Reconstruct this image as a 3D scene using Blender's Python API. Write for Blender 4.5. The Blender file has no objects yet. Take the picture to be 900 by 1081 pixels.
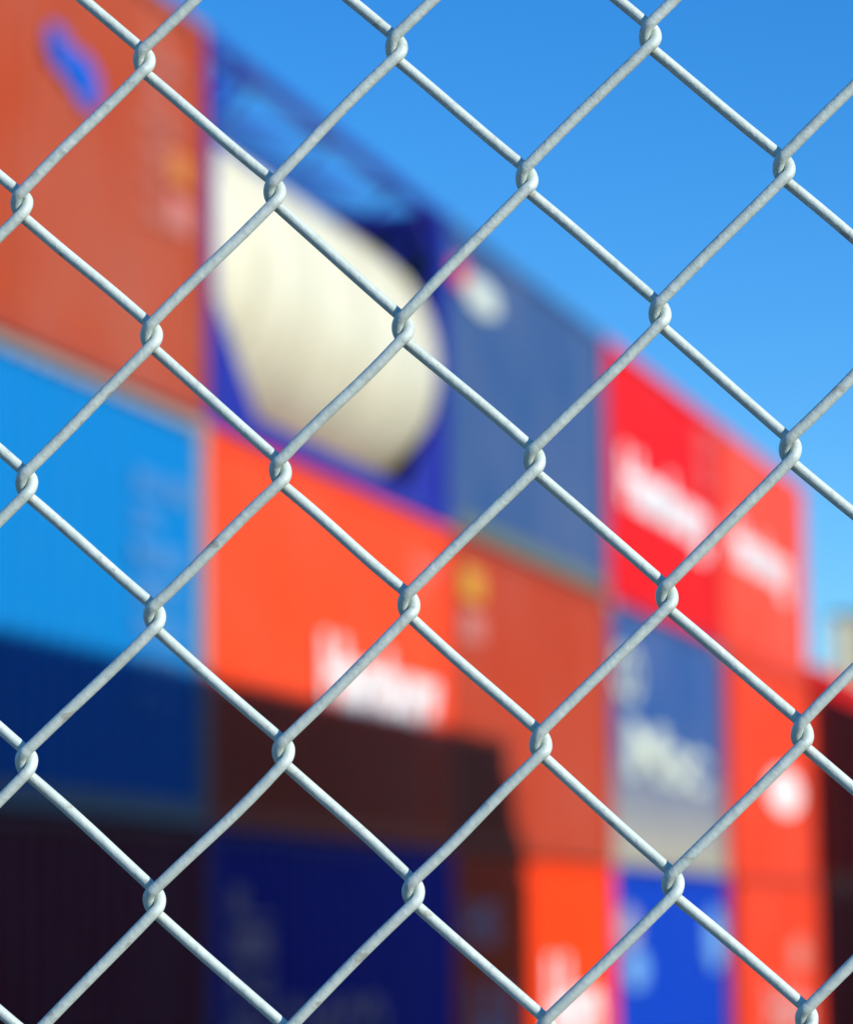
import bpy, bmesh, math, random
import numpy as np
from mathutils import Matrix, Vector
random.seed(7)
R = math.radians
S = bpy.context.scene
C = S.collection

# ------------------------------------------------------------------ camera
EYE = 1.827
cam_d = bpy.data.cameras.new('camera')
cam = bpy.data.objects.new('camera', cam_d); C.objects.link(cam)
S.camera = cam
cam_d.sensor_fit = 'HORIZONTAL'; cam_d.sensor_width = 36.0
cam_d.lens = 36.0*3702/900
cam_d.clip_start = 0.05; cam_d.clip_end = 3000
PITCH, ROLL = R(7.097), R(-0.627)
cam.location = (0, 0, EYE)
cam.rotation_mode = 'XYZ'
cam.matrix_world = (Matrix.Translation((0, 0, EYE)) @ Matrix.Rotation(R(90)+PITCH, 4, 'X') @ Matrix.Rotation(-ROLL*-1, 4, 'Z'))
cam_d.dof.use_dof = True
cam_d.dof.focus_distance = 0.915
cam_d.dof.aperture_fstop = 17.0

# ------------------------------------------------------------------ world, sun
SUN = Vector((0.76, -0.49, 0.43)).normalized()
elev = math.asin(SUN.z); azim = math.atan2(SUN.x, SUN.y)
W = bpy.data.worlds.new('World'); S.world = W; W.use_nodes = True
nt = W.node_tree
sky = nt.nodes.new('ShaderNodeTexSky'); sky.sky_type = 'NISHITA'; sky.sun_disc = False
sky.sun_elevation = elev; sky.sun_rotation = azim
sky.air_density = 1.0; sky.dust_density = 0.1; sky.ozone_density = 4.0; sky.altitude = 0
bg = nt.nodes['Background']; bg.inputs['Strength'].default_value = 0.12
hs = nt.nodes.new('ShaderNodeHueSaturation'); hs.inputs['Saturation'].default_value = 1.32; hs.inputs['Value'].default_value = 1.0
tint = nt.nodes.new('ShaderNodeMix'); tint.data_type = 'RGBA'; tint.blend_type = 'MULTIPLY'; tint.inputs['Factor'].default_value = 1
tint.inputs['B'].default_value = (0.72, 1.075, 1.33, 1)
nt.links.new(sky.outputs[0], hs.inputs['Color']); nt.links.new(hs.outputs[0], tint.inputs['A']); nt.links.new(tint.outputs['Result'], bg.inputs['Color'])
sl = bpy.data.lights.new('sun', 'SUN'); sl.energy = 4.6; sl.angle = R(0.5); sl.color = (1.0, 0.955, 0.88)
so = bpy.data.objects.new('sun', sl); C.objects.link(so)
so.rotation_mode = 'QUATERNION'; so.rotation_quaternion = SUN.to_track_quat('Z', 'Y')
S.view_settings.view_transform = 'Standard'; S.view_settings.look = 'None'
S.view_settings.exposure = 0.1; S.view_settings.gamma = 1.0

# ------------------------------------------------------------------ materials
def srgb(r, g, b):
    f = lambda c: (c/255/12.92) if c/255 <= 0.04045 else ((c/255+0.055)/1.055)**2.4
    return (f(r), f(g), f(b), 1)

def paint(name, col, fade=0.12, rough=0.5, streak=0.3, rust=(0.16, 0.07, 0.035, 1), band=None, rustiness=0.5):
    """weathered container paint: mottled fade, vertical streaks, rust specks"""
    m = bpy.data.materials.new(name); m.use_nodes = True
    n, l = m.node_tree.nodes, m.node_tree.links
    b = n['Principled BSDF']
    tc = n.new('ShaderNodeTexCoord')
    base = n.new('ShaderNodeRGB'); base.outputs[0].default_value = col
    n1 = n.new('ShaderNodeTexNoise'); n1.inputs['Scale'].default_value = 0.8; n1.inputs['Detail'].default_value = 5
    l.new(tc.outputs['Object'], n1.inputs['Vector'])
    r1 = n.new('ShaderNodeMapRange'); r1.inputs[1].default_value = 0.35; r1.inputs[2].default_value = 0.75
    r1.inputs[3].default_value = 0; r1.inputs[4].default_value = fade
    l.new(n1.outputs[0], r1.inputs[0])
    mx = n.new('ShaderNodeMix'); mx.data_type = 'RGBA'
    mx.inputs['B'].default_value = (0.42, 0.36, 0.30, 1)
    l.new(r1.outputs[0], mx.inputs['Factor']); l.new(base.outputs[0], mx.inputs['A'])
    last = mx.outputs['Result']
    if band:
        bc, z0, z1 = band
        sp = n.new('ShaderNodeSeparateXYZ'); l.new(tc.outputs['Object'], sp.inputs[0])
        n4 = n.new('ShaderNodeTexNoise'); n4.inputs['Scale'].default_value = 3; l.new(tc.outputs['Object'], n4.inputs['Vector'])
        ad = n.new('ShaderNodeMath'); ad.operation = 'MULTIPLY_ADD'; ad.inputs[1].default_value = 0.25
        l.new(n4.outputs[0], ad.inputs[0]); l.new(sp.outputs['Z'], ad.inputs[2])
        rb = n.new('ShaderNodeMapRange'); rb.inputs[1].default_value = z0+0.12; rb.inputs[2].default_value = z1+0.12
        rb.inputs[3].default_value = 1; rb.inputs[4].default_value = 0
        l.new(ad.outputs[0], rb.inputs[0])
        mb = n.new('ShaderNodeMix'); mb.data_type = 'RGBA'; mb.inputs['B'].default_value = bc
        l.new(rb.outputs[0], mb.inputs['Factor']); l.new(last, mb.inputs['A']); last = mb.outputs['Result']
    mp = n.new('ShaderNodeMapping'); mp.inputs['Scale'].default_value = (9, 9, 0.5)
    l.new(tc.outputs['Object'], mp.inputs[0])
    n2 = n.new('ShaderNodeTexNoise'); n2.inputs['Scale'].default_value = 1.0; n2.inputs['Detail'].default_value = 6
    l.new(mp.outputs[0], n2.inputs['Vector'])
    r2 = n.new('ShaderNodeMapRange'); r2.inputs[1].default_value = 0.5; r2.inputs[2].default_value = 0.8
    r2.inputs[3].default_value = 0; r2.inputs[4].default_value = streak
    l.new(n2.outputs[0], r2.inputs[0])
    m2 = n.new('ShaderNodeMix'); m2.data_type = 'RGBA'; m2.inputs['B'].default_value = (0.10, 0.075, 0.06, 1)
    l.new(r2.outputs[0], m2.inputs['Factor']); l.new(last, m2.inputs['A'])
    n3 = n.new('ShaderNodeTexNoise'); n3.inputs['Scale'].default_value = 7; n3.inputs['Detail'].default_value = 8
    l.new(tc.outputs['Object'], n3.inputs['Vector'])
    r3 = n.new('ShaderNodeMapRange'); r3.inputs[1].default_value = 0.68; r3.inputs[2].default_value = 0.74
    r3.inputs[3].default_value = 0; r3.inputs[4].default_value = rustiness
    l.new(n3.outputs[0], r3.inputs[0])
    m3 = n.new('ShaderNodeMix'); m3.data_type = 'RGBA'; m3.inputs['B'].default_value = rust
    l.new(r3.outputs[0], m3.inputs['Factor']); l.new(m2.outputs['Result'], m3.inputs['A'])
    l.new(m3.outputs['Result'], b.inputs['Base Color'])
    b.inputs['Roughness'].default_value = rough
    b.inputs['Specular IOR Level'].default_value = 0.12
    return m

M = {
 'rust_orange': paint('faded_orange_paint', srgb(170, 64, 24), 0.14),
 'sky_blue': paint('sky_blue_paint', srgb(0, 121, 188), 0.0, streak=0.08, rustiness=0.1),
 'vermilion': paint('vermilion_paint', srgb(242, 71, 24), 0.06, streak=0.3),
 'slate_blue': paint('slate_blue_paint', srgb(44, 80, 126), 0.12, streak=0.15),
 'brown_orange': paint('brown_orange_paint', srgb(174, 55, 20), 0.08),
 'bright_red': paint('bright_red_paint', srgb(214, 12, 14), 0.02, streak=0.1, rustiness=0.2),
 'coral': paint('coral_red_paint', srgb(228, 68, 44), 0.12, streak=0.12, rustiness=0.2),
 'blue_beige': paint('blue_paint_over_beige', srgb(34, 80, 138), 0.16, band=(srgb(160, 156, 138), 0.15, 1.3)),
 'orange_red': paint('orange_red_paint', srgb(224, 58, 25), 0.08),
 'royal_blue': paint('royal_blue_paint', srgb(0, 58, 166), 0.0, streak=0.1),
 'maroon': paint('maroon_paint', srgb(154, 35, 53), 0.1),
 'navy': paint('navy_paint', srgb(2, 20, 154), 0.04),
 'signal_orange': paint('signal_orange_paint', srgb(240, 62, 2), 0.02, streak=0.05, rustiness=0.1),
 'dark_red': paint('dark_red_paint', srgb(170, 30, 38), 0.06),
 'frame_blue': paint('frame_blue_paint', srgb(22, 35, 148), 0.05, streak=0.25),
 'pale_frame': paint('pale_grey_paint', srgb(150, 150, 140), 0.1),
 'green_rail': paint('olive_rail_paint', srgb(96, 110, 92), 0.15),
 'cream': paint('cream_tank_paint', srgb(230, 225, 190), 0.04, rough=0.35, streak=0.42, rust=(0.62, 0.46, 0.16, 1), rustiness=0.75),
 'white': paint('white_lettering', srgb(238, 236, 230), 0.02, streak=0.05, rustiness=0.0),
 'logo_blue': paint('blue_lettering', srgb(20, 90, 190), 0.02, streak=0.05, rustiness=0.0),
 'logo_yellow': paint('yellow_decal', srgb(228, 166, 30), 0.02, streak=0.05, rustiness=0.0),
 'logo_pink': paint('pink_decal', srgb(222, 150, 140), 0.02, streak=0.05, rustiness=0.0),
 'logo_red': paint('red_decal', srgb(215, 60, 60), 0.02, streak=0.05, rustiness=0.0),
 'off_white': paint('worn_off_white_lettering', srgb(205, 214, 196), 0.15, streak=0.2),
 'pinkish': paint('worn_pinkish_lettering', srgb(205, 150, 160), 0.1, streak=0.2),
 'dull_yellow': paint('dull_yellow_decal', srgb(214, 150, 36), 0.1),
 'faint_orange': paint('faded_orange_decal', srgb(205, 120, 40), 0.05),
 'faint_pink': paint('faded_pink_decal', srgb(200, 120, 105), 0.05),
 'pale_blue': paint('pale_blue_decal', srgb(110, 165, 215), 0.02, streak=0.1, rustiness=0.0),
 'pale_rust': paint('pale_rust_decal', srgb(205, 130, 112), 0.02, streak=0.1, rustiness=0.0),
 'grey_mark': paint('grey_decal', srgb(150, 152, 170), 0.02, streak=0.1, rustiness=0.0),
 'casting': paint('casting_steel', srgb(92, 74, 66), 0.2, rough=0.6),
 'steel': paint('dull_steel', srgb(128, 130, 130), 0.2, rough=0.45),
 'cream_wall': paint('cream_wall_paint', srgb(226, 214, 178), 0.1, rough=0.7),
 'roof_grey': paint('grey_roof_sheet', srgb(150, 150, 148), 0.1, rough=0.6),
}

def zinc():
    m = bpy.data.materials.new('galvanised_wire'); m.use_nodes = True
    n, l = m.node_tree.nodes, m.node_tree.links
    b = n['Principled BSDF']
    tc = n.new('ShaderNodeTexCoord')
    n1 = n.new('ShaderNodeTexNoise'); n1.inputs['Scale'].default_value = 900; n1.inputs['Detail'].default_value = 4
    n2 = n.new('ShaderNodeTexNoise'); n2.inputs['Scale'].default_value = 90; n2.inputs['Detail'].default_value = 5
    n5 = n.new('ShaderNodeTexNoise'); n5.inputs['Scale'].default_value = 380; n5.inputs['Detail'].default_value = 3
    for q in (n1, n2, n5): l.new(tc.outputs['Object'], q.inputs['Vector'])
    cr = n.new('ShaderNodeValToRGB')
    cr.color_ramp.elements[0].position = 0.3; cr.color_ramp.elements[0].color = (0.49, 0.56, 0.49, 1)
    cr.color_ramp.elements[1].position = 0.68; cr.color_ramp.elements[1].color = (0.585, 0.66, 0.58, 1)
    l.new(n2.outputs[0], cr.inputs[0])
    sp = n.new('ShaderNodeMapRange'); sp.inputs[1].default_value = 0.60; sp.inputs[2].default_value = 0.72
    sp.inputs[3].default_value = 0; sp.inputs[4].default_value = 0.32
    l.new(n5.outputs[0], sp.inputs[0])
    mx = n.new('ShaderNodeMix'); mx.data_type = 'RGBA'; mx.inputs['B'].default_value = (0.20, 0.235, 0.22, 1)
    l.new(sp.outputs[0], mx.inputs['Factor']); l.new(cr.outputs[0], mx.inputs['A'])
    l.new(mx.outputs['Result'], b.inputs['Base Color'])
    # sparse brown specks and chalky white patches
    n6 = n.new('ShaderNodeTexNoise'); n6.inputs['Scale'].default_value = 150; n6.inputs['Detail'].default_value = 7
    mp6 = n.new('ShaderNodeMapping'); mp6.inputs['Location'].default_value = (3.1, 7.7, 1.3)
    l.new(tc.outputs['Object'], mp6.inputs[0]); l.new(mp6.outputs[0], n6.inputs['Vector'])
    s6 = n.new('ShaderNodeMapRange'); s6.inputs[1].default_value = 0.66; s6.inputs[2].default_value = 0.71; s6.inputs[3].default_value = 0; s6.inputs[4].default_value = 0.5
    l.new(n6.outputs[0], s6.inputs[0])
    m6 = n.new('ShaderNodeMix'); m6.data_type = 'RGBA'; m6.inputs['B'].default_value = (0.24, 0.19, 0.13, 1)
    l.new(s6.outputs[0], m6.inputs['Factor']); l.new(mx.outputs['Result'], m6.inputs['A'])
    s7 = n.new('ShaderNodeMapRange'); s7.inputs[1].default_value = 0.40; s7.inputs[2].default_value = 0.33; s7.inputs[3].default_value = 0; s7.inputs[4].default_value = 0.4
    l.new(n6.outputs[0], s7.inputs[0])
    m7 = n.new('ShaderNodeMix'); m7.data_type = 'RGBA'; m7.inputs['B'].default_value = (0.72, 0.76, 0.72, 1)
    l.new(s7.outputs[0], m7.inputs['Factor']); l.new(m6.outputs['Result'], m7.inputs['A'])
    l.new(m7.outputs['Result'], b.inputs['Base Color'])
    b.inputs['Metallic'].default_value = 0.1
    rr = n.new('ShaderNodeMapRange'); rr.inputs[3].default_value = 0.5; rr.inputs[4].default_value = 0.8
    l.new(n1.outputs[0], rr.inputs[0]); l.new(rr.outputs[0], b.inputs['Roughness'])
    bp = n.new('ShaderNodeBump'); bp.inputs['Strength'].default_value = 0.35; bp.inputs['Distance'].default_value = 0.00025
    l.new(n1.outputs[0], bp.inputs['Height'])
    bp2 = n.new('ShaderNodeBump'); bp2.inputs['Strength'].default_value = 0.5; bp2.inputs['Distance'].default_value = 0.0005
    l.new(n5.outputs[0], bp2.inputs['Height']); l.new(bp.outputs[0], bp2.inputs['Normal'])
    l.new(bp2.outputs[0], b.inputs['Normal'])
    return m
M['zinc'] = zinc()

def ground_mat(name, a, b_, sc):
    m = bpy.data.materials.new(name); m.use_nodes = True
    n, l = m.node_tree.nodes, m.node_tree.links; b = n['Principled BSDF']
    tc = n.new('ShaderNodeTexCoord')
    x = n.new('ShaderNodeTexNoise'); x.inputs['Scale'].default_value = sc; x.inputs['Detail'].default_value = 9
    l.new(tc.outputs['Object'], x.inputs['Vector'])
    cr = n.new('ShaderNodeValToRGB'); cr.color_ramp.elements[0].position = .3; cr.color_ramp.elements[1].position = .7
    cr.color_ramp.elements[0].color = a; cr.color_ramp.elements[1].color = b_
    l.new(x.outputs[0], cr.inputs[0]); l.new(cr.outputs[0], b.inputs['Base Color'])
    bp = n.new('ShaderNodeBump'); bp.inputs['Strength'].default_value = 0.4; bp.inputs['Distance'].default_value = 0.01
    y = n.new('ShaderNodeTexNoise'); y.inputs['Scale'].default_value = 60; y.inputs['Detail'].default_value = 6
    l.new(tc.outputs['Object'], y.inputs['Vector']); l.new(y.outputs[0], bp.inputs['Height']); l.new(bp.outputs[0], b.inputs['Normal'])
    b.inputs['Roughness'].default_value = 0.9
    return m

# ------------------------------------------------------------------ helpers
def mesh_obj(name, bm, mat, parent=None, smooth=False):
    me = bpy.data.meshes.new(name); bm.to_mesh(me); bm.free()
    if mat: me.materials.append(mat)
    if smooth:
        for p in me.polygons: p.use_smooth = True
    o = bpy.data.objects.new(name, me); C.objects.link(o)
    if parent: o.parent = parent
    return o
def box(bm, x0, x1, y0, y1, z0, z1):
    v = [bm.verts.new((x, y, z)) for x in (x0, x1) for y in (y0, y1) for z in (z0, z1)]
    for f in ((0,1,3,2), (4,6,7,5), (0,4,5,1), (2,3,7,6), (0,2,6,4), (1,5,7,3)):
        bm.faces.new([v[i] for i in f])
def bar(bm, p, q, w=0.06, seg=4):
    p, q = Vector(p), Vector(q); d = q-p; L = d.length
    r = bmesh.ops.create_cone(bm, cap_ends=True, segments=seg, radius1=w/2*(1.414 if seg == 4 else 1), radius2=w/2*(1.414 if seg == 4 else 1), depth=L)
    mt = Matrix.Translation((p+q)/2) @ d.to_track_quat('Z', 'Y').to_matrix().to_4x4() @ Matrix.Rotation(R(45) if seg == 4 else 0, 4, 'Z')
    bmesh.ops.transform(bm, matrix=mt, verts=r['verts'])
def empty(name, loc, rz=0):
    o = bpy.data.objects.new(name, None); C.objects.link(o); o.location = loc; o.rotation_euler = (0, 0, rz)
    o.empty_display_size = 0.3
    return o
def tag(o, label, cat, group=None, kind=None):
    if label: o['label'] = label
    if cat: o['category'] = cat
    if group: o['group'] = group
    if kind: o['kind'] = kind
def text_mesh(s, height, width, bold=0.0):
    cu = bpy.data.curves.new('lettering', 'FONT'); cu.body = s; cu.extrude = 0.002; cu.offset = bold
    to = bpy.data.objects.new('lettering_tmp', cu); C.objects.link(to)
    bpy.context.view_layer.update()
    me = bpy.data.meshes.new_from_object(to.evaluated_get(bpy.context.evaluated_depsgraph_get()))
    bpy.data.objects.remove(to); bpy.data.curves.remove(cu)
    co = np.empty(len(me.vertices)*3); me.vertices.foreach_get('co', co); co = co.reshape(-1, 3)
    mn, mxx = co.min(0), co.max(0)
    co = (co-mn); co[:, 0] *= width/(mxx[0]-mn[0]); co[:, 1] *= height/(mxx[1]-mn[1])
    out = np.stack([co[:, 0], -co[:, 2]*1.0-0.0, co[:, 1]], 1)   # stands upright, faces -Y
    me.vertices.foreach_set('co', out.ravel()); me.update()
    return me

# ------------------------------------------------------------------ setting
bm = bmesh.new()
vs = [bm.verts.new(p) for p in ((-1500, -1500, 0), (1500, -1500, 0), (1500, 1500, 0), (-1500, 1500, 0))]
bm.faces.new(vs)
g = mesh_obj('ground', bm, ground_mat('yard_asphalt', (0.035, 0.034, 0.033, 1), (0.065, 0.063, 0.06, 1), 0.6)); tag(g, None, None, kind='structure')

TH = R(15.077)
UD = Vector((math.sin(TH), math.cos(TH), 0)); ND = Vector((math.cos(TH), -math.sin(TH), 0))
P0 = Vector((-1.408, 22.15, 0)); RZ = R(90)-TH
def wall(u, w=0, z=0): return P0 + UD*u + ND*w + Vector((0, 0, z))

bm = bmesh.new()
for w in (3.4, 6.6):
    a = [wall(-60, w, .004), wall(90, w, .004), wall(90, w+.12, .004), wall(-60, w+.12, .004)]
    bm.faces.new([bm.verts.new(p) for p in a])
ln = mesh_obj('lane_marking', bm, M['white']); tag(ln, None, None, kind='structure')

# ------------------------------------------------------------------ containers
H, L6, DW = 2.591, 6.058, 2.438
def corrugated(bm, x0, x1, z0, z1, yo, depth, pitch=0.278, axis='x', out=-1):
    """trapezoid sheet between x0..x1, crest at yo, valley depth behind"""
    n = max(1, round((x1-x0)/pitch)); p = (x1-x0)/n
    prof = [(x0, 0)]
    for i in range(n):
        b = x0+i*p
        prof += [(b+p*.25, 0), (b+p*.5, 1), (b+p*.75, 1), (b+p, 0)]
    pts = []
    for t, d in prof:
        y = yo - out*depth*d
        pts.append((t, y))
    prev = None
    for t, y in pts:
        if axis == 'x': c = (bm.verts.new((t, y, z0)), bm.verts.new((t, y, z1)))
        else: c = (bm.verts.new((y, t, z0)), bm.verts.new((y, t, z1)))
        if prev: bm.faces.new((prev[0], c[0], c[1], prev[1]))
        prev = c
CACHE = {}
def container_meshes(h, length):
    k = (round(h, 3), round(length, 3))
    if k in CACHE: return CACHE[k]
    hx, hy = length/2, DW/2
    d = {}
    bm = bmesh.new(); corrugated(bm, -hx+.13, hx-.13, .15, h-.055, -hy+.012, .036)
    me = bpy.data.meshes.new('side_panel'); bm.to_mesh(me); bm.free(); d['front'] = me
    bm = bmesh.new(); corrugated(bm, -hx+.13, hx-.13, .15, h-.055, hy-.012, .036, out=1)
    me = bpy.data.meshes.new('side_panel'); bm.to_mesh(me); bm.free(); d['back'] = me
    bm = bmesh.new(); corrugated(bm, -hy+.13, hy-.13, .15, h-.10, -hx+.012, .045, pitch=.25, axis='y')
    me = bpy.data.meshes.new('end_panel'); bm.to_mesh(me); bm.free(); d['end'] = me
    bm = bmesh.new()
    n = 40
    for i in range(n):
        x0 = -hx+.1+(length-.2)*i/n; x1 = x0+(length-.2)/n*.55
        box(bm, x0, x1, -hy+.06, hy-.06, h-.035, h-.012)
    box(bm, -hx+.05, hx-.05, -hy+.04, hy-.04, h-.055, h-.036)
    me = bpy.data.meshes.new('roof'); bm.to_mesh(me); bm.free(); d['roof'] = me
    bm = bmesh.new()   # frame
    e = .178
    for s in (-1, 1):
        y0, y1 = (-hy, -hy+.06) if s < 0 else (hy-.06, hy)
        box(bm, -hx+e, hx-e, y0, y1, h-.075, h-.012)            # top side rail
        box(bm, -hx+e, hx-e, y0, y1, .02, .155)                 # bottom side rail
        for t in (-1, 1):
            x0, x1 = (-hx+.003, -hx+.15) if t < 0 else (hx-.15, hx-.003)
            box(bm, x0, x1, (y0+.003) if s < 0 else hy-.15, (-hy+.15) if s < 0 else y1-.003, .118, h-.118)
    for t in (-1, 1):
        x0, x1 = (-hx+.004, -hx+.10) if t < 0 else (hx-.10, hx-.004)
        box(bm, x0, x1, -hy+.162, hy-.162, h-.12, h-.014)
        box(bm, x0, x1, -hy+.162, hy-.162, .02, .155)
    me = bpy.data.meshes.new('frame'); bm.to_mesh(me); bm.free(); d['frame'] = me
    bm = bmesh.new(); box(bm, -hx+.16, hx-.16, -hy+.065, hy-.065, .12, .15)
    me = bpy.data.meshes.new('floor_pan'); bm.to_mesh(me); bm.free(); d['floor'] = me
    bm = bmesh.new()   # two door leaves on +x end
    for s in (-1, 1):
        y0, y1 = (-hy+.155, -.006) if s < 0 else (.006, hy-.155)
        box(bm, hx-.075, hx-.035, y0, y1, .16, h-.13)
        for k in range(4):
            zc = .3+(h-.6)*k/3
            box(bm, hx-.036, hx-.022, y0+.08, y1-.08, zc-.07, zc+.07)
    me = bpy.data.meshes.new('door'); bm.to_mesh(me); bm.free(); d['door'] = me
    bm = bmesh.new()
    for y in (-.85, -.3, .3, .85):
        bar(bm, (hx-.005, y, .1), (hx-.005, y, h-.08), .035, 8)
        box(bm, hx-.012, hx+.012, y-.02, y+.18, 1.05, 1.09)
    me = bpy.data.meshes.new('locking_bar'); bm.to_mesh(me); bm.free(); d['bars'] = me
    bm = bmesh.new(); box(bm, -.089, .089, -.081, .081, 0, .118)
    bmesh.ops.bevel(bm, geom=bm.edges[:], offset=.008, segments=1, affect='EDGES')
    # dark twist-lock slots as shallow recess frames
    me = bpy.data.meshes.new('corner_casting'); bm.to_mesh(me); bm.free(); d['cast'] = me
    CACHE[k] = d
    return d

def with_mat(me, mat):
    m2 = me.copy(); m2.materials.clear(); m2.materials.append(mat); return m2
def part(name, me, mat, parent, loc=(0, 0, 0)):
    m2 = with_mat(me, mat); m2.name = name
    o = bpy.data.objects.new(name, m2); C.objects.link(o); o.parent = parent; o.location = loc
    return o
def container(u0, row_z, mat, label, h=H, length=L6, w=0.0, frame=None, detail=True, group='containers stacked in the long wall', name='shipping_container', bottom=None, casting=None):
    """u0: near end along the wall; w: how far its long face stands out from the wall line"""
    d = container_meshes(h, length)
    o = empty(name, wall(u0+length/2, w-DW/2, row_z), RZ)
    tag(o, label, 'container', group)
    fm = frame or mat
    part('side_panel', d['front'], mat, o); part('side_panel', d['back'], mat, o)
    part('end_panel', d['end'], mat, o); part('roof', d['roof'], mat, o); part('frame', d['frame'], fm, o)
    part('floor_pan', d['floor'], M['casting'], o)
    dr = part('door', d['door'], mat, o); part('locking_bar', d['bars'], M['steel'], dr)
    for x in (-1, 1):
        for y in (-1, 1):
            for z in (0, h-.118):
                part('corner_casting', d['cast'], casting or fm, o, (x*(length/2-.087), y*(DW/2-.079), z))
    o['len'] = length; del o['len']
    return o
def letter(o, s, x, z, hgt, wid, mat, length=L6, bold=0.012, name='lettering'):
    me = text_mesh(s, hgt, wid, bold); me.materials.append(mat)
    loc = (x-length/2, -DW/2+.007, z)
    if hgt < .3:
        t = bpy.data.objects.new(name, me); C.objects.link(t); t.parent = o; t.location = loc
        return t
    # one object per letter: connected pieces whose x ranges overlap belong together
    bm = bmesh.new(); bm.from_mesh(me); bpy.data.meshes.remove(me); bmesh.ops.remove_doubles(bm, verts=bm.verts[:], dist=1e-5)
    bm.faces.ensure_lookup_table(); seen = set(); comps = []
    for f in bm.faces:
        if f in seen: continue
        st = [f]; seen.add(f); cf = []
        while st:
            a = st.pop(); cf.append(a)
            for e in a.edges:
                for b2 in e.link_faces:
                    if b2 not in seen: seen.add(b2); st.append(b2)
        xs = [v.co.x for a in cf for v in a.verts]; comps.append([min(xs), max(xs), cf])
    comps.sort(key=lambda c: c[0]); groups = []
    for c in comps:
        if groups and c[0] < groups[-1][1]-.25*(c[1]-c[0]): groups[-1][1] = max(groups[-1][1], c[1]); groups[-1][2] += c[2]
        else: groups.append(c)
    for g_ in groups:
        b3 = bmesh.new(); vm = {}
        for f in g_[2]:
            for v in f.verts:
                if v not in vm: vm[v] = b3.verts.new(v.co)
            try: b3.faces.new([vm[v] for v in f.verts])
            except ValueError: pass
        t = mesh_obj('letter', b3, mat, o); t.location = loc
    bm.free()
def decal(o, pts, mat, length=L6, name='decal', y=.006):
    bm = bmesh.new()
    a = [bm.verts.new((px-length/2, -DW/2+y, pz)) for px, pz in pts]; bb = [bm.verts.new((px-length/2, -DW/2+y+.003, pz)) for px, pz in pts]
    bm.faces.new(a)
    for i in range(len(a)):
        j = (i+1) % len(a); bm.faces.new((a[i], bb[i], bb[j], a[j]))
    return mesh_obj(name, bm, mat, o)
def rect(x0, x1, z0, z1): return [(x0, z0), (x1, z0), (x1, z1), (x0, z1)]
def ell(cx, cz, rx, rz, n=20): return [(cx+rx*math.cos(2*math.pi*i/n), cz+rz*math.sin(2*math.pi*i/n)) for i in range(n)]
def small_print(o, x, z, rows, mat, wid=0.5, length=L6, step=.17, hgt=.09):
    for i, s in enumerate(rows): letter(o, s, x, z-i*step, hgt, wid*len(s)/10, mat, length, .004)

Z0, Z1, Z2 = 0.0, 2.594, 5.188
U = [0.09, 6.16, 12.235, 18.36, 24.75]      # near ends of columns; last value = end of the wall
# near column, left of the photograph
o = container(-6.01, Z2, M['rust_orange'], 'faded orange container with a blue slanted logo, top of the stack left of the tank')
decal(o, [(3.26, 1.80), (3.30, 1.92), (3.50, 1.93), (3.66, 1.84), (3.84, 1.88), (4.08, 1.80), (4.14, 1.64), (4.02, 1.55), (3.80, 1.56), (3.60, 1.66), (3.40, 1.68)], M['logo_blue'], name='logo')
decal(o, rect(5.35, 5.8, 1.45, 1.64), M['faint_orange'], name='label_plate'); decal(o, rect(5.35, 5.8, 1.14, 1.36), M['faint_pink'], name='label_plate')
small_print(o, 4.9, 2.1, ['REU 204417', '22G1', 'MAX GROSS', '30480 KG', 'TARE', '2200 KG'], M['pale_rust'], .75, step=.2, hgt=.11)
o = container(-6.01, Z1, M['sky_blue'], 'sky blue container with a pale grey frame, half in shade below the faded orange one', frame=M['pale_frame'])
small_print(o, 4.75, 2.0, ['SKLU 118305', '22G1', 'MAX GROSS', '30480 KG', 'TARE 2180', 'NET 28300', 'CU CAP'], M['pale_blue'], .9, step=.22, hgt=.13)
o = container(-6.01, Z0, M['maroon'], 'dark maroon container in shade at the bottom left, under the sky blue one')
letter(o, 'LINES', 3.6, .5, .5, 1.7, M['grey_mark'])
# second column: tank on top
o = container(U[0], Z1, M['vermilion'], 'vermilion container with large white lettering cut by the shadow, under the white tank')
letter(o, 'Hamburg', 2.5, 0.80, 0.66, 3.1, M['white'], bold=.045)
small_print(o, 4.9, 2.15, ['SUDU 402217', '22G1'], M['logo_pink'], .8)
o = container(U[0], Z0, M['navy'], 'navy blue container in full shade with pale stacked letters, under the vermilion one')
for i, ch in enumerate('LINE'): letter(o, ch, .42, 2.02-i*.27, .22, .85, M['pinkish'], bold=.03)
letter(o, 'CARGO', 1.4, .95, .55, 2.6, M['pinkish'], bold=.03)
# third column
o = container(U[1], Z2, M['slate_blue'], 'slate blue container with a small red and white logo at its upper corner', frame=M['slate_blue'])
decal(o, rect(.2, 5.85, .02, .17), M['green_rail'], name='rail_stripe', y=-.004)
decal(o, ell(.42, 2.17, .34, .12), M['logo_red'], name='logo'); decal(o, ell(1.15, 2.10, .58, .15), M['off_white'], name='logo', y=.002)
o = container(U[1], Z1, M['brown_orange'], 'brownish orange container with a small yellow and pink label, under the slate blue one', frame=M['brown_orange'])
decal(o, rect(.35, 1.05, 2.08, 2.34), M['dull_yellow'], name='label_plate'); decal(o, rect(.35, 1.05, 1.74, 1.98), M['faint_pink'], name='label_plate')
o = container(U[1], Z0, M['signal_orange'], 'bright orange container half in shade at the bottom, under the brownish orange one')
letter(o, 'Ham', 3.25, .75, 1.0, 2.1, M['white'], bold=.03); letter(o, 'HS', .3, 1.85, .35, 1.1, M['pinkish'], bold=.03)
letter(o, 'HA', .5, .75, .8, 1.6, M['pinkish'], bold=.03)
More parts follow.
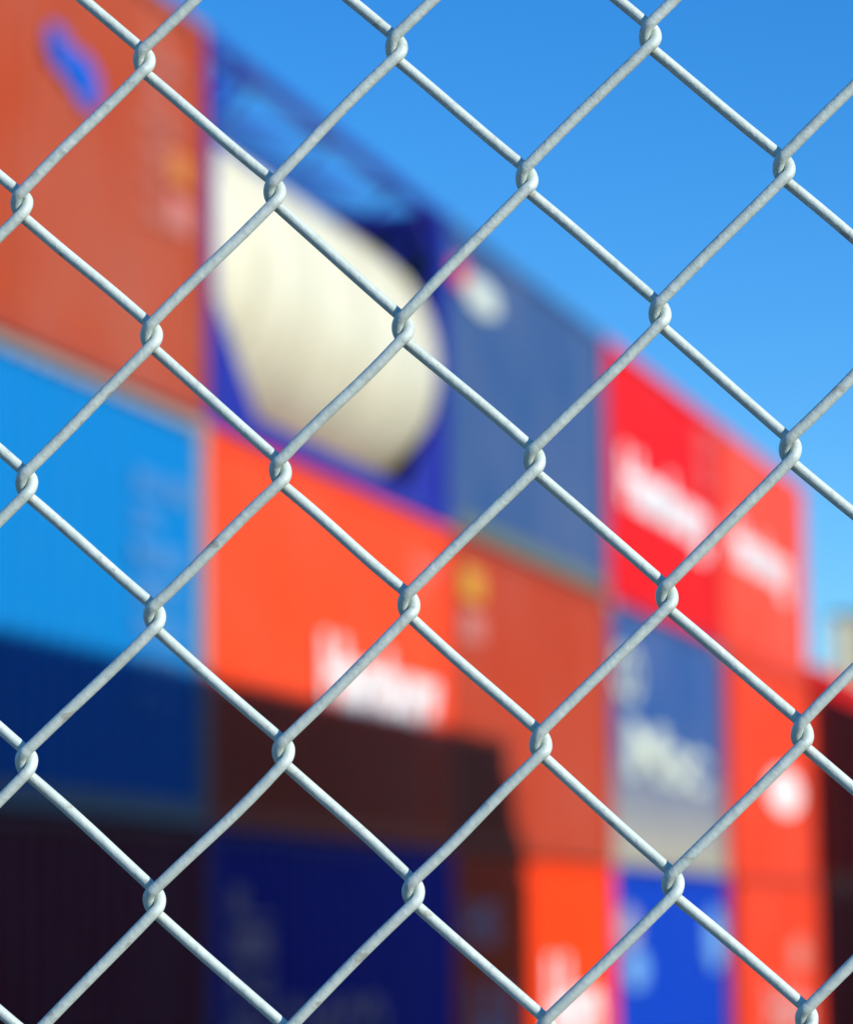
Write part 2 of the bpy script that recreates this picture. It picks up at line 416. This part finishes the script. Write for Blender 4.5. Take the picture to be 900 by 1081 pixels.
# fourth column
o = container(U[2], Z2, M['bright_red'], 'bright red container with large white lettering, right next to the slate blue one on top')
letter(o, 'Hamburg', .75, .86, .76, 4.5, M['white'], bold=.04)
small_print(o, 4.9, 2.25, ['SUDU 402', '22G1', 'GROSS', '30480'], M['logo_pink'], 1.1, step=.18, hgt=.12)
o = container(U[2], Z1, M['blue_beige'], 'blue container with big white lettering and a worn beige lower part, between orange ones')
letter(o, 'CO', .2, 1.66, .52, 1.15, M['off_white'], bold=.03)
letter(o, 'M', .75, .90, .58, 1.9, M['off_white'], bold=.04); letter(o, 'SC', 2.8, .88, .44, 2.2, M['off_white'], bold=.04)
o = container(U[2], Z0, M['royal_blue'], 'royal blue container with two small pale marks, bottom between two orange ones')
decal(o, ell(.6, 2.0, .5, .22), M['grey_mark'], name='label_plate'); decal(o, ell(1.0, 1.6, .5, .2), M['pale_blue'], name='label_plate')
decal(o, ell(5.3, 1.9, .5, .35), M['pale_blue'], name='label_plate')
# fifth column
o = container(U[3]+.05, Z2, M['coral'], 'coral red container with white lettering, last one on the top row against the sky', frame=M['orange_red'])
letter(o, 'Hamburg', .7, .92, .70, 4.0, M['white'], bold=.04)
o = container(U[3]+.35, Z1, M['orange_red'], 'orange red container with one round white emblem, under the coral red one')
decal(o, ell(3.8, 1.12, 1.2, .28), M['white'], name='emblem')
o = container(U[3]+.55, Z0, M['orange_red'], 'orange red container with pale lettering at the bottom right, under the one with the emblem')
letter(o, 'Ham', 2.0, .75, .65, 3.0, M['logo_pink'], bold=.03); decal(o, ell(4.4, 1.7, .6, .22), M['pale_rust'], name='label_plate')
# sixth column, two high, mostly in shade
HC = 2.896
o = container(U[4]+.35, Z1, M['bright_red'], 'tall red container with only its upper strip in sun, at the right edge', h=HC, w=.05)
o = container(U[4]+.7, Z0, M['dark_red'], 'dark red container in full shade at the lower right edge')
o = container(U[4]+6.8, Z1, M['maroon'], 'maroon container farther along the shaded end of the row', h=HC)
o = container(U[4]+6.9, Z0, M['dark_red'], 'dark red container farther along the shaded end of the row, at ground level')

# tank container ------------------------------------------------------------
def tank_container(u0, z):
    o = empty('tank_container', wall(u0+L6/2, -DW/2, z), RZ)
    tag(o, 'cream tank in an open blue frame, on top between faded orange and slate blue', 'tank container', 'containers stacked in the long wall')
    hx, hy, h = L6/2, DW/2, H
    bm = bmesh.new()
    for x in (-1, 1):
        for y in (-1, 1):
            xa, xb = sorted((x*hx, x*(hx-.15))); ya, yb = sorted((y*hy, y*(hy-.13)))
            box(bm, xa, xb, ya, yb, .118, h-.118)
        xa, xb = sorted((x*(hx-.003), x*(hx-.12)))
        box(bm, xa, xb, -hy+.162, hy-.162, h-.13, h-.01); box(bm, xa, xb, -hy+.162, hy-.162, .01, .14)
        bar(bm, (x*(hx-.06), -hy+.1, .14), (x*(hx-.06), 0, .75), .10); bar(bm, (x*(hx-.06), hy-.1, .14), (x*(hx-.06), 0, .75), .10)
        bar(bm, (x*(hx-.06), -hy+.1, h-.13), (x*(hx-.06), -.45, h-.55), .10); bar(bm, (x*(hx-.06), hy-.1, h-.13), (x*(hx-.06), .45, h-.55), .10)
    for y in (-1, 1):
        ya, yb = sorted((y*(hy-.002), y*(hy-.10)))
        box(bm, -hx+.178, hx-.178, ya, yb, .01, .17)
        if y < 0: box(bm, -hx+.178, hx-.178, ya, yb, h-.075, h-.012)
    mesh_obj('frame', bm, M['frame_blue'], o)
    for x in (-1, 1):
        for y in (-1, 1):
            for zz in (0, h-.118):
                part('corner_casting', container_meshes(H, L6)['cast'], M['frame_blue'], o, (x*(hx-.087), y*(hy-.079), zz))
    for x in (-1, 1):      # corner gussets and diagonal braces on both long sides
        for y in (-1, 1):
            bm = bmesh.new()
            yy = y*(hy-.05)
            pts = [(x*(hx-.15), .17), (x*(hx-1.15), .17), (x*(hx-.15), .95)]
            a = [bm.verts.new((p[0], yy-.012, p[1])) for p in pts]; b = [bm.verts.new((p[0], yy+.012, p[1])) for p in pts]
            bm.faces.new(a); bm.faces.new(b[::-1])
            for i in range(3): bm.faces.new((a[i], a[(i+1) % 3], b[(i+1) % 3], b[i]))
            bmesh.ops.recalc_face_normals(bm, faces=bm.faces[:])
            mesh_obj('gusset', bm, M['frame_blue'], o)
            bm = bmesh.new(); bar(bm, (x*(hx-.15), yy, h-.50), (x*(hx-.8), yy, h-.07), .06)
            mesh_obj('brace', bm, M['frame_blue'], o)
    # tank: lathe about the local X axis, domed ends
    bm = bmesh.new(); rad, ht, zc = 1.20, 3.02, 1.27
    prof = []
    for i in range(13):
        a = math.pi/2*i/12; prof.append((-ht+.26*(1-math.cos(a)), rad*math.sin(a)))
    prof += [(x, rad) for x in (-1.1, 0, 1.1)]
    prof += [(-p[0], p[1]) for p in prof[12::-1]]
    seg = 64; rings = []
    for x, r in prof:
        if r < 1e-5: rings.append([bm.verts.new((x, 0, zc))]); continue
        rings.append([bm.verts.new((x, r*math.cos(2*math.pi*k/seg), zc+r*math.sin(2*math.pi*k/seg))) for k in range(seg)])
    for a, b in zip(rings, rings[1:]):
        for k in range(seg):
            k2 = (k+1) % seg
            if len(a) == 1: bm.faces.new((a[0], b[k2], b[k]))
            elif len(b) == 1: bm.faces.new((a[k], a[k2], b[0]))
            else: bm.faces.new((a[k], a[k2], b[k2], b[k]))
    bmesh.ops.recalc_face_normals(bm, faces=bm.faces[:])
    tk = mesh_obj('tank', bm, M['cream'], o, smooth=True)
    bm = bmesh.new()
    for x in (-1.9, -.65, .65, 1.9):
        r = bmesh.ops.create_cone(bm, cap_ends=False, segments=64, radius1=rad+.012, radius2=rad+.012, depth=.07)
        bmesh.ops.transform(bm, matrix=Matrix.Translation((x, 0, zc)) @ Matrix.Rotation(R(90), 4, 'Y'), verts=r['verts'])
    mesh_obj('band', bm, M['cream'], tk, smooth=True)
    bm = bmesh.new(); bar(bm, (0, 0, zc+rad-.05), (0, 0, zc+rad+.14), .5, 24); bar(bm, (0, 0, zc+rad+.13), (0, 0, zc+rad+.17), .58, 24)
    mesh_obj('manhole', bm, M['steel'], tk)
    bm = bmesh.new()    # walkway: two stringers with cross slats
    for y in (-.62, -.3): box(bm, -2.75, 2.75, y-.015, y+.015, h-.06, h-.03)
    for i in range(31): box(bm, -2.72+i*.18, -2.69+i*.18, -.6, -.32, h-.05, h-.035)
    for x in (-2.75, 2.75): box(bm, x-.03, x+.03, -hy+.1, hy-.1, h-.085, h-.03)
    mesh_obj('walkway', bm, M['frame_blue'], o)
    bm = bmesh.new()
    for i in range(6):
        x0 = -2.7+i*.9; ya, yb = ((-hy+.08, -.62) if i % 2 else (-.62, -hy+.08))
        bar(bm, (x0, ya, h-.06), (x0+.9, yb, h-.06), .03)
    mesh_obj('top_brace', bm, M['frame_blue'], o)
    bm = bmesh.new()
    for y in (.35, .75): bar(bm, (hx-.02, y, .2), (hx-.02, y, h-.1), .035, 8)
    for i in range(8): bar(bm, (hx-.02, .35, .35+i*.28), (hx-.02, .75, .35+i*.28), .025, 8)
    mesh_obj('ladder', bm, M['steel'], o)
tank_container(U[0], Z2)

# stacks across the aisle, outside the frame: their shadow lies on the wall
G2 = 'containers across the aisle'
cols = ['maroon', 'orange_red', 'navy', 'brown_orange', 'slate_blue', 'dark_red', 'rust_orange', 'royal_blue', 'coral']
pos = ['nearest', 'middle', 'farthest']; lev = ['bottom', 'second', 'top']
CW, CU = 8.37, 5.32       # distance of their near face from the wall line; u of their far end
k = 0
for i in range(3):
    for j in range(3):
        c = cols[k]; k += 1
        container(CU-L6-(2-i)*6.12, (Z0, Z1, Z2)[j], M[c], f'{c.replace("_", " ")} container across the aisle, {lev[j]} of the {pos[i]} of three near stacks', w=CW+DW, group=G2)
for j in range(3):
    for i in range(2):
        c = cols[(i*4+j*2+3) % 9]
        container(23.35+i*6.12, (Z0, Z1, Z2)[j], M[c], f'{c.replace("_", " ")} container across the aisle, {lev[j]} of the {("nearer", "farther")[i]} of two far stacks', w=5.2+DW, group=G2)

# far cream warehouse beyond the row
b = empty('warehouse', (23.9, 98, 0), R(-8))
tag(b, 'pale cream warehouse far off beyond the red stack at the right edge', 'building')
bm = bmesh.new()
corrugated(bm, -12.5, 14, 0, 11.2, 0, .06, pitch=.5)
mesh_obj('wall', bm, M['cream_wall'], b)
bm = bmesh.new(); box(bm, -12.5, 14, .1, 30, 0, 11.1)
mesh_obj('wall', bm, M['cream_wall'], b)
bm = bmesh.new()
vv = [(-12.6, -.12), (14.1, -.12), (14.1, 30.1), (-12.6, 30.1)]
lo = [bm.verts.new((x, y, 11.2)) for x, y in vv]; r0 = bm.verts.new((-12.6, 15, 12)); r1 = bm.verts.new((14.1, 15, 12))
bm.faces.new((lo[0], lo[1], r1, r0)); bm.faces.new((lo[2], lo[3], r0, r1)); bm.faces.new((lo[1], lo[2], r1)); bm.faces.new((lo[3], lo[0], r0)); bm.faces.new(lo[::-1])
mesh_obj('roof', bm, M['roof_grey'], b)
for x in (-7, 2, 9):
    bm = bmesh.new(); box(bm, x-2, x+2, -.08, -.02, 0, 4.6)
    for i in range(15): box(bm, x-1.95, x+1.95, -.11, -.081, .1+i*.3, .32+i*.3)
    mesh_obj('door', bm, M['roof_grey'], b)

# ------------------------------------------------------------------ chain link fence
WX, WZ, SH = 0.0335955413, 0.07406320563, 0.000665978804
rx, ry, rz = 0.0413183759, -0.00703121307, -0.0574852341
Rm = Matrix.Rotation(rz, 4, 'Z') @ Matrix.Rotation(rx, 4, 'X') @ Matrix.Rotation(ry, 4, 'Y')
O = Vector((-0.00521337217, 0.911043460, EYE+0.125696873))
BASE = 1.945
fence = empty('chain_link_fence', (0, 0, 0))
fence.matrix_world = Matrix.Translation(O) @ Rm @ Matrix.Translation((0, 0, -BASE))
tag(fence, 'galvanised diamond wire mesh fence in sharp focus across the whole view', 'fence')
KN = {}   # measured irregularities of single crossings (mm, right / up)
OFF = {(0,.5):(.2,-.3),(0,1.5):(2.1,1.6),(0,2.5):(-1.5,-1.2),(1,0):(-1.4,-.5),(1,1):(2.3,-1.7),(1,2):(1.4,.2),(1,3):(-3.2,.1),
 (2,.5):(1.1,-.4),(2,1.5):(2.1,1.3),(2,2.5):(.3,-1.1),(3,0):(-1.4,-1.1),(3,1):(-.2,3.0),(3,2):(-.2,-1.6),(3,3):(-1.4,1.2),(4,.5):(-.9,-1.3),(4,1.5):(.1,.4),
 (4,2.5):(-.1,.2),(5,0):(-1.8,.4),(5,1):(.8,0),(5,2):(.4,.3*4),(5,3):(-.3*4,.3*10),(6,.5):(.2,.1),(6,1.5):(-1.8,1.6),(6,2.5):(2.0,.8),(6,3.5):(-2,-1.5)}
RW, RHO = 0.00152, 0.00185
def knot(c, v2):
    """centre of a crossing; v2 = 2*v counted downwards"""
    k = (c, v2)
    if k not in KN:
        rn = random.Random(c*1009+v2*31+5)
        if (c, v2/2) in OFF:
            a, b_ = OFF[(c, v2/2)]; dx, dz = a/4063, -b_/4063
        else: dx, dz = rn.gauss(0, .00035), rn.gauss(0, .00035)
        KN[k] = Vector(((c-3)*WX+dx, rn.gauss(0, .0002), BASE-(v2/2-1.5)*WZ+SH*(c-3)+dz))
    return KN[k]
ZK = 0.0032
slope = (WZ/2-2*ZK)/(WX-2*(RHO-RW))
VT, VB = -9, 53      # v2 range: top .. bottom of the mesh
def wire(c, nb, sides):
    """one strand between crossing columns c (left bends) and c+1 (right bends)"""
    pts = []
    v = VB
    while v >= VT:
        par = (v + c) % 2   # crossings of column c sit at even v2 when c is odd
        left = (par == 1)
        k = knot(c if left else c+1, v)
        sgn = -1 if left else 1        # left bend: extreme to -x
        rn = random.Random(c*77+v*13)
        tw = rn.gauss(0, .10); rh = RHO*(1+abs(rn.gauss(0, .10)))
        for i in range(nb+1):
            t = -1+2*i/nb               # going up
            ph = t*math.pi/2+tw*(1-t*t)
            if left: x = -RW+RHO-RHO*math.cos(ph); y = -(RHO+(rh-RHO)*math.cos(ph/2*1.6)**2)*math.sin(ph)    # back (+y) below, front (-y) above
            else: x = RW-RHO+RHO*math.cos(ph); y = RHO*math.sin(ph)         # front below, back above
            pts.append((k.x+x, k.y+y, k.z+ZK*(t+.10*math.sin(math.pi*t))))
        # gentle bow on the straight leg that follows
        nxt = knot(c+1 if left else c, v-1)
        a = Vector(pts[-1]); 
        bz = Vector((nxt.x+((RW-RHO) if left else (RHO-RW)), nxt.y+(-RHO if left else RHO), nxt.z-ZK))
        bow = rn.gauss(0, .00020)
        kink = rn.gauss(0, .00009)
        m = 7 if nb > 8 else 1
        if v > VT:
            for i in range(1, m+1):
                f = i/(m+1); p = a.lerp(bz, f); e = bow*math.sin(math.pi*f)+kink*math.sin(2*math.pi*f)
                pts.append((p.x+e*.7, p.y+e*.4, p.z+e*(-.7 if left else .7)))
        v -= 1
    P = np.array(pts)
    T = np.gradient(P, axis=0); T /= np.linalg.norm(T, axis=1)[:, None]
    # parallel transport frame
    nrm = np.cross(T[0], [0, 1, 0]); nrm /= np.linalg.norm(nrm); N = [nrm]
    for i in range(1, len(P)):
        q = N[-1]-T[i]*np.dot(N[-1], T[i]); N.append(q/np.linalg.norm(q))
    N = np.array(N); B = np.cross(T, N)
    ang = np.linspace(0, 2*math.pi, sides, endpoint=False)
    V = P[:, None, :]+RW*(N[:, None, :]*np.cos(ang)[None, :, None]+B[:, None, :]*np.sin(ang)[None, :, None])
    n = len(P); V = V.reshape(-1, 3)
    i, j = np.meshgrid(np.arange(n-1), np.arange(sides), indexing='ij')
    j2 = (j+1) % sides
    F = np.stack([i*sides+j, (i+1)*sides+j, (i+1)*sides+j2, i*sides+j2], -1).reshape(-1, 4)
    me = bpy.data.meshes.new('wire')
    me.vertices.add(len(V)); me.vertices.foreach_set('co', V.ravel())
    me.loops.add(F.size); me.loops.foreach_set('vertex_index', F.ravel().astype(np.int32))
    me.polygons.add(len(F)); me.polygons.foreach_set('loop_start', np.arange(0, F.size, 4, dtype=np.int32))
    me.update(calc_edges=True); me.validate()
    me.polygons.foreach_set('use_smooth', np.ones(len(F), dtype=bool))
    me.materials.append(M['zinc'])
    o = bpy.data.objects.new('wire', me); C.objects.link(o); o.parent = fence
for c in range(-30, 37):
    near = -3 <= c <= 9
    wire(c, 16 if near else 6, 20 if near else 7)
XL, XR = (-30-3)*WX-.03, (37-3)*WX+.03
ZT = BASE+(1.5-VT/2)*WZ
for x in (XL, XR):
    bm = bmesh.new(); bar(bm, (x, .01, 0), (x, .01, ZT+.06), .06, 24)
    r = bmesh.ops.create_uvsphere(bm, u_segments=20, v_segments=10, radius=.034); bmesh.ops.translate(bm, verts=r['verts'], vec=(x, .01, ZT+.06))
    mesh_obj('post', bm, M['zinc'], fence, smooth=True)
bm = bmesh.new(); bar(bm, (XL, .012, ZT-.01), (XR, .012, ZT-.01), .042, 24); mesh_obj('top_rail', bm, M['zinc'], fence, smooth=True)
